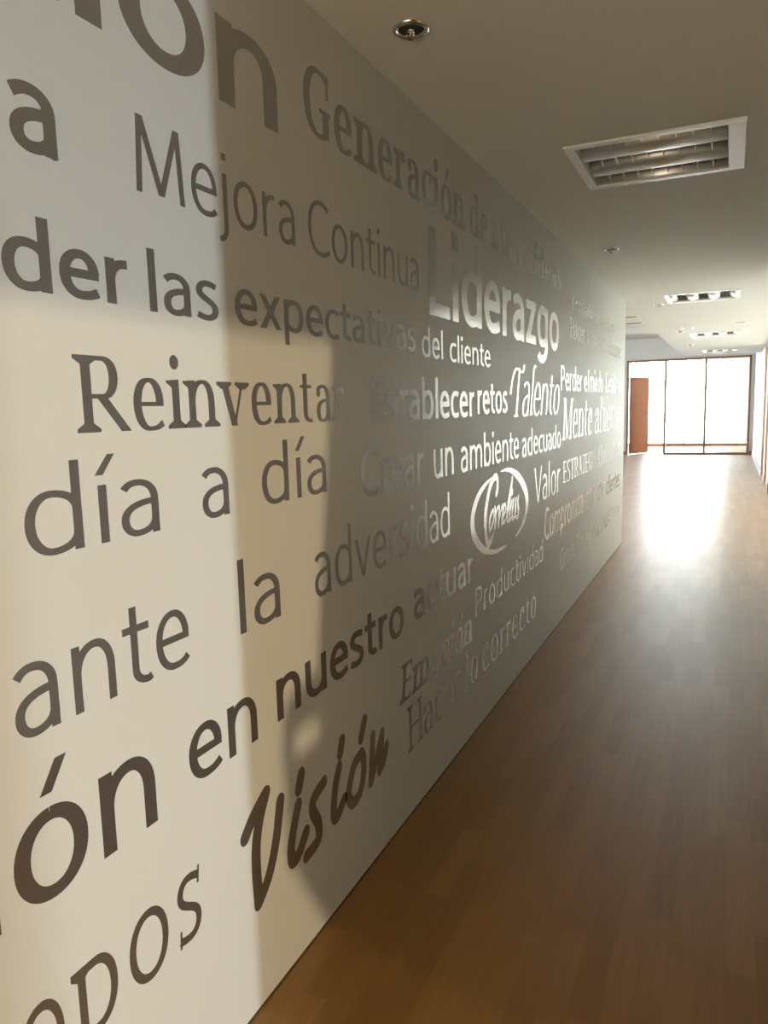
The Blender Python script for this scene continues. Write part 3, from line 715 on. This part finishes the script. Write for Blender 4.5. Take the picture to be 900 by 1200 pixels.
HEAVYS = Font(0.26, 0.19, gap=0.20)

phrase('largest grey word at the top left, ending in "ación", cut off by the frame', ('ación', BOLD, 0.50, 1.541, 2.010, 0.163))
phrase('single bold grey letter "a" at the left edge below the largest word', ('a', BOLD, 0.814, 0.898, 1.775, 0.096))
phrase('thin grey lettering reading "Mejora Continua"', ('Mejora', LIGHT, 1.067, 1.597, 1.773, 0.095), ('Continua', LIGHT, 1.660, 2.378, 1.772, 0.096))
phrase('bold lettering reading "der las expectativas del cliente", turning from dark to silver',
       ('der', BOLD, 0.780, 1.030, 1.572, 0.075), ('las', MED, 1.081, 1.282, 1.569, 0.075), ('expectativas', MED, 1.339, 2.341, 1.571, 0.074),
       ('del', MED, 2.394, 2.601, 1.559, 0.069), ('cliente', MED, 2.673, 3.193, 1.555, 0.069))
phrase('grey serif lettering reading "Reinventar"', ('Reinventar', SERIF, 0.893, 1.818, 1.357, 0.091))
phrase('bold silver lettering reading "Establecer retos"', ('Establecer', HEAVYS, 1.992, 2.961, 1.347, 0.098), ('retos', HEAVYS, 3.005, 3.466, 1.355, 0.098))
phrase('thin grey widely spaced lettering reading "día a día"', ('día', LIGHT, 0.777, 1.069, 1.171, 0.098), ('a', LIGHT2, 1.195, 1.283, 1.173, 0.100), ('día', LIGHT2, 1.407, 1.704, 1.174, 0.098))
phrase('bold silver lettering reading "Crear un ambiente adecuado"', ('Crear', MED, 1.905, 2.390, 1.131, 0.103), ('un', MED, 2.486, 2.699, 1.133, 0.104), ('ambiente', MED, 2.783, 3.673, 1.130, 0.099), ('adecuado', MED, 3.737, 4.694, 1.126, 0.096))
phrase('thin grey lettering reading "ante la adversidad"', ('ante', LIGHT2, 0.730, 1.129, 0.900, 0.112), ('la', LIGHT2, 1.298, 1.460, 0.904, 0.112), ('adversidad', LIGHT2, 1.624, 2.645, 0.906, 0.112))
phrase('capitals reading "TODOS" at the bottom left corner, cut off by the frame', ('TO', CAPS, 0.60, 0.766, 0.333, 0.100), ('DOS', CAPS, 0.785, 1.115, 0.333, 0.100))
phrase('bold grey lettering reading "ión en nuestro actuar", first letters large', ('ción', MED, 0.50, 1.009, 0.627, 0.146), ('en', MED, 1.106, 1.342, 0.646, 0.112), ('nuestro', BOLD, 1.425, 2.187, 0.652, 0.102), ('actuar', BOLD, 2.275, 2.919, 0.667, 0.103))
phrase('large bold lettering reading "Liderazgo", dark at the top and silver below', ('Liderazgo', HEAVY, 2.472, 4.625, 1.706, 0.215))
phrase('dark serif lettering under the ceiling reading "Generación de nuevas ideas"', ('Generación', SERIFC, 1.661, 2.872, 2.060, 0.115), ('de', SERIFC, 2.935, 3.164, 2.063, 0.112), ('nuevas', SERIFC, 3.227, 3.943, 2.066, 0.112), ('ideas', SERIFC, 3.980, 4.671, 2.070, 0.105))
phrase('bright silver slanted lettering reading "Talento"', ('Talento', CHANC, 3.505, 4.655, 1.333, 0.172))
phrase('small bright bold lettering reading "Perder el miedo"', ('Perder', HEAVYS, 4.686, 5.417, 1.476, 0.111), ('el', HEAVYS, 5.485, 5.697, 1.478, 0.108), ('miedo', HEAVYS, 5.734, 6.347, 1.480, 0.112))
phrase('small bright bold lettering reading "Lealtad" at the end of the wall', ('Lealtad', HEAVYS, 6.513, 7.459, 1.478, 0.118))
phrase('silver slanted serif lettering reading "Mente abierta"', ('Mente', SERIFI, 4.728, 5.845, 1.163, 0.192), ('abierta', SERIFI, 5.986, 7.375, 1.160, 0.195))
phrase('thin silver lettering reading "Valor" beside the oval logo', ('Valor', LIGHT, 4.001, 4.675, 0.850, 0.144))
phrase('silver capitals reading "ESTRATEGIA"', ('ESTRATEGIA', SERIFL, 4.771, 6.043, 0.890, 0.100))
phrase('silver serif lettering reading "Honestidad" at the end of the wall', ('Honestidad', SERIFL, 6.172, 7.477, 0.878, 0.125))
phrase('bold silver lettering reading "Compromiso con los clientes"', ('Compromiso', BOLD, 4.240, 5.495, 0.607, 0.136), ('con', BOLD, 5.626, 6.003, 0.605, 0.14), ('los', BOLD, 6.152, 6.464, 0.604, 0.135), ('clientes', BOLD, 6.631, 7.472, 0.603, 0.113))
phrase('small silver lettering low on the wall reading "Creatividad en soluciones"', ('Creatividad', SERIFL, 4.688, 5.580, 0.338, 0.099), ('en', BOLD, 5.617, 5.843, 0.330, 0.096), ('soluciones', BOLD, 5.902, 6.717, 0.322, 0.095))
phrase('smallest silver lettering reading "Entorno" low at the end of the wall', ('Entorno', LIGHT2, 6.780, 7.481, 0.345, 0.080))
phrase('faint small lettering under the ceiling reading "Trabajo en equipo"', ('Trabajo', MED, 4.994, 5.85, 2.006, 0.062), ('en', MED, 5.95, 6.12, 2.006, 0.062), ('equipo', MED, 6.22, 6.93, 2.006, 0.062))
phrase('faint serif lettering right of the large bold word reading "Hacer lo correcto siempre"', ('Hacer', SERIFL, 4.973, 5.50, 1.815, 0.094), ('lo', SERIFL, 5.58, 5.72, 1.812, 0.094), ('correcto', SERIFL, 5.80, 6.55, 1.808, 0.094), ('siempre', SERIFL, 6.65, 7.398, 1.803, 0.094))
phrase('dark bold slanted serif lettering reading "Emoción"', ('Emoción', SERIFBI, 2.137, 2.905, 0.417, 0.094))
phrase('dark serif lettering just above the floor reading "Hacer lo correcto"', ('Hacer', SERIFL, 2.198, 2.738, 0.225, 0.117), ('lo', SERIFL, 2.803, 2.976, 0.226, 0.112), ('correcto', SERIFL, 3.037, 4.042, 0.224, 0.117))
phrase('faint lettering below the oval logo reading "Productividad"', ('Productividad', LIGHT2, 2.949, 4.208, 0.502, 0.088))

# brush-script word and oval logo, drawn as strokes in wall metres
def smooth(pts, n=8):
    out = []
    for i in range(len(pts) - 1):
        p0, p1, p2, p3 = pts[max(i - 1, 0)], pts[i], pts[i + 1], pts[min(i + 2, len(pts) - 1)]
        for k in range(n):
            t = k / n
            out.append(tuple(0.5 * (2 * p1[c] + (p2[c] - p0[c]) * t + (2 * p0[c] - 5 * p1[c] + 4 * p2[c] - p3[c]) * t * t + (3 * p1[c] - p0[c] - 3 * p2[c] + p3[c]) * t ** 3) for c in range(len(p1))))
    out.append(tuple(pts[-1])); return out
class Dummy: w = h = 0.03
def brush(strokes, caps=True, sx=1.0):
    """strokes of (y, z, thickness); the stroke width is measured along the wall"""
    pen = Pen(Dummy)
    for st in strokes:
        s = smooth(st)
        pts = [(a, b) for a, b, c in s]
        pen.ribbon(pts, lambda i: s[i][2] / 2)
        if caps:
            for i in range(0, len(s), 1):
                a, b, c = s[i]; r = c / 2 * 0.995
                pen.poly(*[(a + r * math.cos(k * math.pi / 8), b + r * math.sin(k * math.pi / 8)) for k in range(16)])
    return pen.P
VW = 0.036
VIS = [[(1.2728, 0.4411), (1.3093, 0.4741), (1.3616, 0.5046)], [(1.36, 0.5031), (1.3306, 0.4539), (1.3137, 0.4012), (1.3092, 0.3415), (1.3122, 0.2585)], [(1.3122, 0.2585), (1.3568, 0.2986), (1.3938, 0.3691), (1.4195, 0.4571)],
       [(1.4976, 0.405), (1.47, 0.35), (1.4561, 0.305), (1.4636, 0.2717), (1.4943, 0.2779), (1.5302, 0.3142)], [(1.5183, 0.4768), (1.5033, 0.4431)],
       [(1.6293, 0.402), (1.5751, 0.3825), (1.5662, 0.352), (1.5926, 0.3025), (1.5873, 0.2595), (1.5277, 0.2484)],
       [(1.7161, 0.4039), (1.6881, 0.3514), (1.6758, 0.2838), (1.6955, 0.268), (1.7406, 0.2982)], [(1.7371, 0.4723), (1.7239, 0.4374)],
       [(1.855, 0.3814), (1.8073, 0.3697), (1.7757, 0.3243), (1.7655, 0.2911), (1.7903, 0.2591), (1.8352, 0.2671), (1.8621, 0.3105), (1.8655, 0.3598), (1.8504, 0.3835)],
       [(1.8794, 0.4746), (1.8534, 0.4279)],
       [(1.9327, 0.4032), (1.9233, 0.3393), (1.9107, 0.2641)], [(1.9148, 0.2679), (1.957, 0.3241), (1.9979, 0.3857)], [(1.9979, 0.3857), (1.9875, 0.3281), (1.9733, 0.2723)], [(1.9733, 0.2723), (2.0082, 0.2949), (2.0282, 0.331)]]
vo = thing('wall_lettering', 'dark thick brush-script lettering near the floor reading "Visión"', 'wall lettering', (0, 1.27, 0.26), GROUP)
for idx in ((0, 1, 2), (3, 4), (5,), (6, 7), (8, 9), (10, 11, 12, 13)):
    vinyl('letter', merge(brush([[(a - 1.27, b - 0.26, VW) for a, b in VIS[k]] for k in idx])), 0, 0, 1, 1, vo)

LOGO = {'ring': [[(3.195, 1.07, 0.009), (3.096, 1.048, 0.022), (3.0, 1.01, 0.034), (2.941, 0.961, 0.044), (2.92, 0.917, 0.050), (2.931, 0.867, 0.050), (2.981, 0.819, 0.045), (3.074, 0.771, 0.036), (3.172, 0.742, 0.027), (3.262, 0.728, 0.02), (3.356, 0.725, 0.013), (3.438, 0.725, 0.006)],
                 [(3.347, 1.088, 0.005), (3.428, 1.088, 0.015), (3.529, 1.076, 0.027), (3.653, 1.039, 0.042), (3.747, 0.992, 0.052), (3.815, 0.94, 0.058), (3.839, 0.893, 0.060), (3.825, 0.844, 0.052), (3.775, 0.801, 0.038), (3.716, 0.771, 0.022), (3.613, 0.742, 0.006)]],
        'script': [[(3.271, 0.991, 0.03), (3.291, 1.015, 0.033), (3.292, 1.054, 0.033), (3.267, 1.07, 0.033), (3.224, 1.063, 0.033), (3.173, 1.032, 0.035), (3.136, 0.986, 0.038), (3.106, 0.931, 0.04), (3.099, 0.882, 0.04), (3.106, 0.831, 0.04), (3.137, 0.787, 0.038), (3.173, 0.787, 0.03), (3.226, 0.824, 0.014)],
                   [(3.214, 0.925, 0.02), (3.179, 0.904, 0.022), (3.161, 0.873, 0.024), (3.165, 0.84, 0.024), (3.197, 0.85, 0.02), (3.228, 0.885, 0.018), (3.228, 0.915, 0.018), (3.214, 0.925, 0.018)],
                   [(3.248, 0.934, 0.018), (3.258, 0.885, 0.024), (3.246, 0.841, 0.024)], [(3.253, 0.894, 0.014), (3.289, 0.924, 0.018), (3.312, 0.93, 0.018)],
                   [(3.32, 0.924, 0.022), (3.303, 0.838, 0.022)], [(3.306, 0.86, 0.014), (3.368, 0.927, 0.02), (3.375, 0.886, 0.022), (3.35, 0.834, 0.022)],
                   [(3.375, 0.868, 0.014), (3.424, 0.897, 0.018), (3.421, 0.925, 0.018), (3.392, 0.92, 0.02), (3.375, 0.877, 0.022), (3.382, 0.844, 0.022), (3.432, 0.855, 0.014)],
                   [(3.432, 0.855, 0.014), (3.492, 0.921, 0.02), (3.545, 1.033, 0.026), (3.528, 1.009, 0.022), (3.475, 0.932, 0.025), (3.449, 0.876, 0.026), (3.457, 0.838, 0.024), (3.491, 0.852, 0.014)],
                   [(3.535, 0.929, 0.024), (3.495, 0.87, 0.026), (3.499, 0.836, 0.024), (3.552, 0.862, 0.012)], [(3.545, 0.975, 0.03), (3.541, 0.966, 0.03)],
                   [(3.57, 0.93, 0.024), (3.543, 0.872, 0.026), (3.552, 0.838, 0.024), (3.606, 0.864, 0.018), (3.615, 0.929, 0.022), (3.596, 0.865, 0.024), (3.6, 0.841, 0.02)],
                   [(3.667, 0.937, 0.018), (3.648, 0.906, 0.022), (3.661, 0.866, 0.026), (3.647, 0.834, 0.026), (3.614, 0.841, 0.018)]]}
lg = thing('wall_logo', 'silver script logo inside an open oval swoosh in the middle of the wall', 'logo')
for st in LOGO['ring']: vinyl('oval_swoosh', merge(brush([st])), 0, 0, 1, 1, lg)
vinyl('script_word', merge(brush(LOGO['script'])), 0, 0, 1, 1, lg)
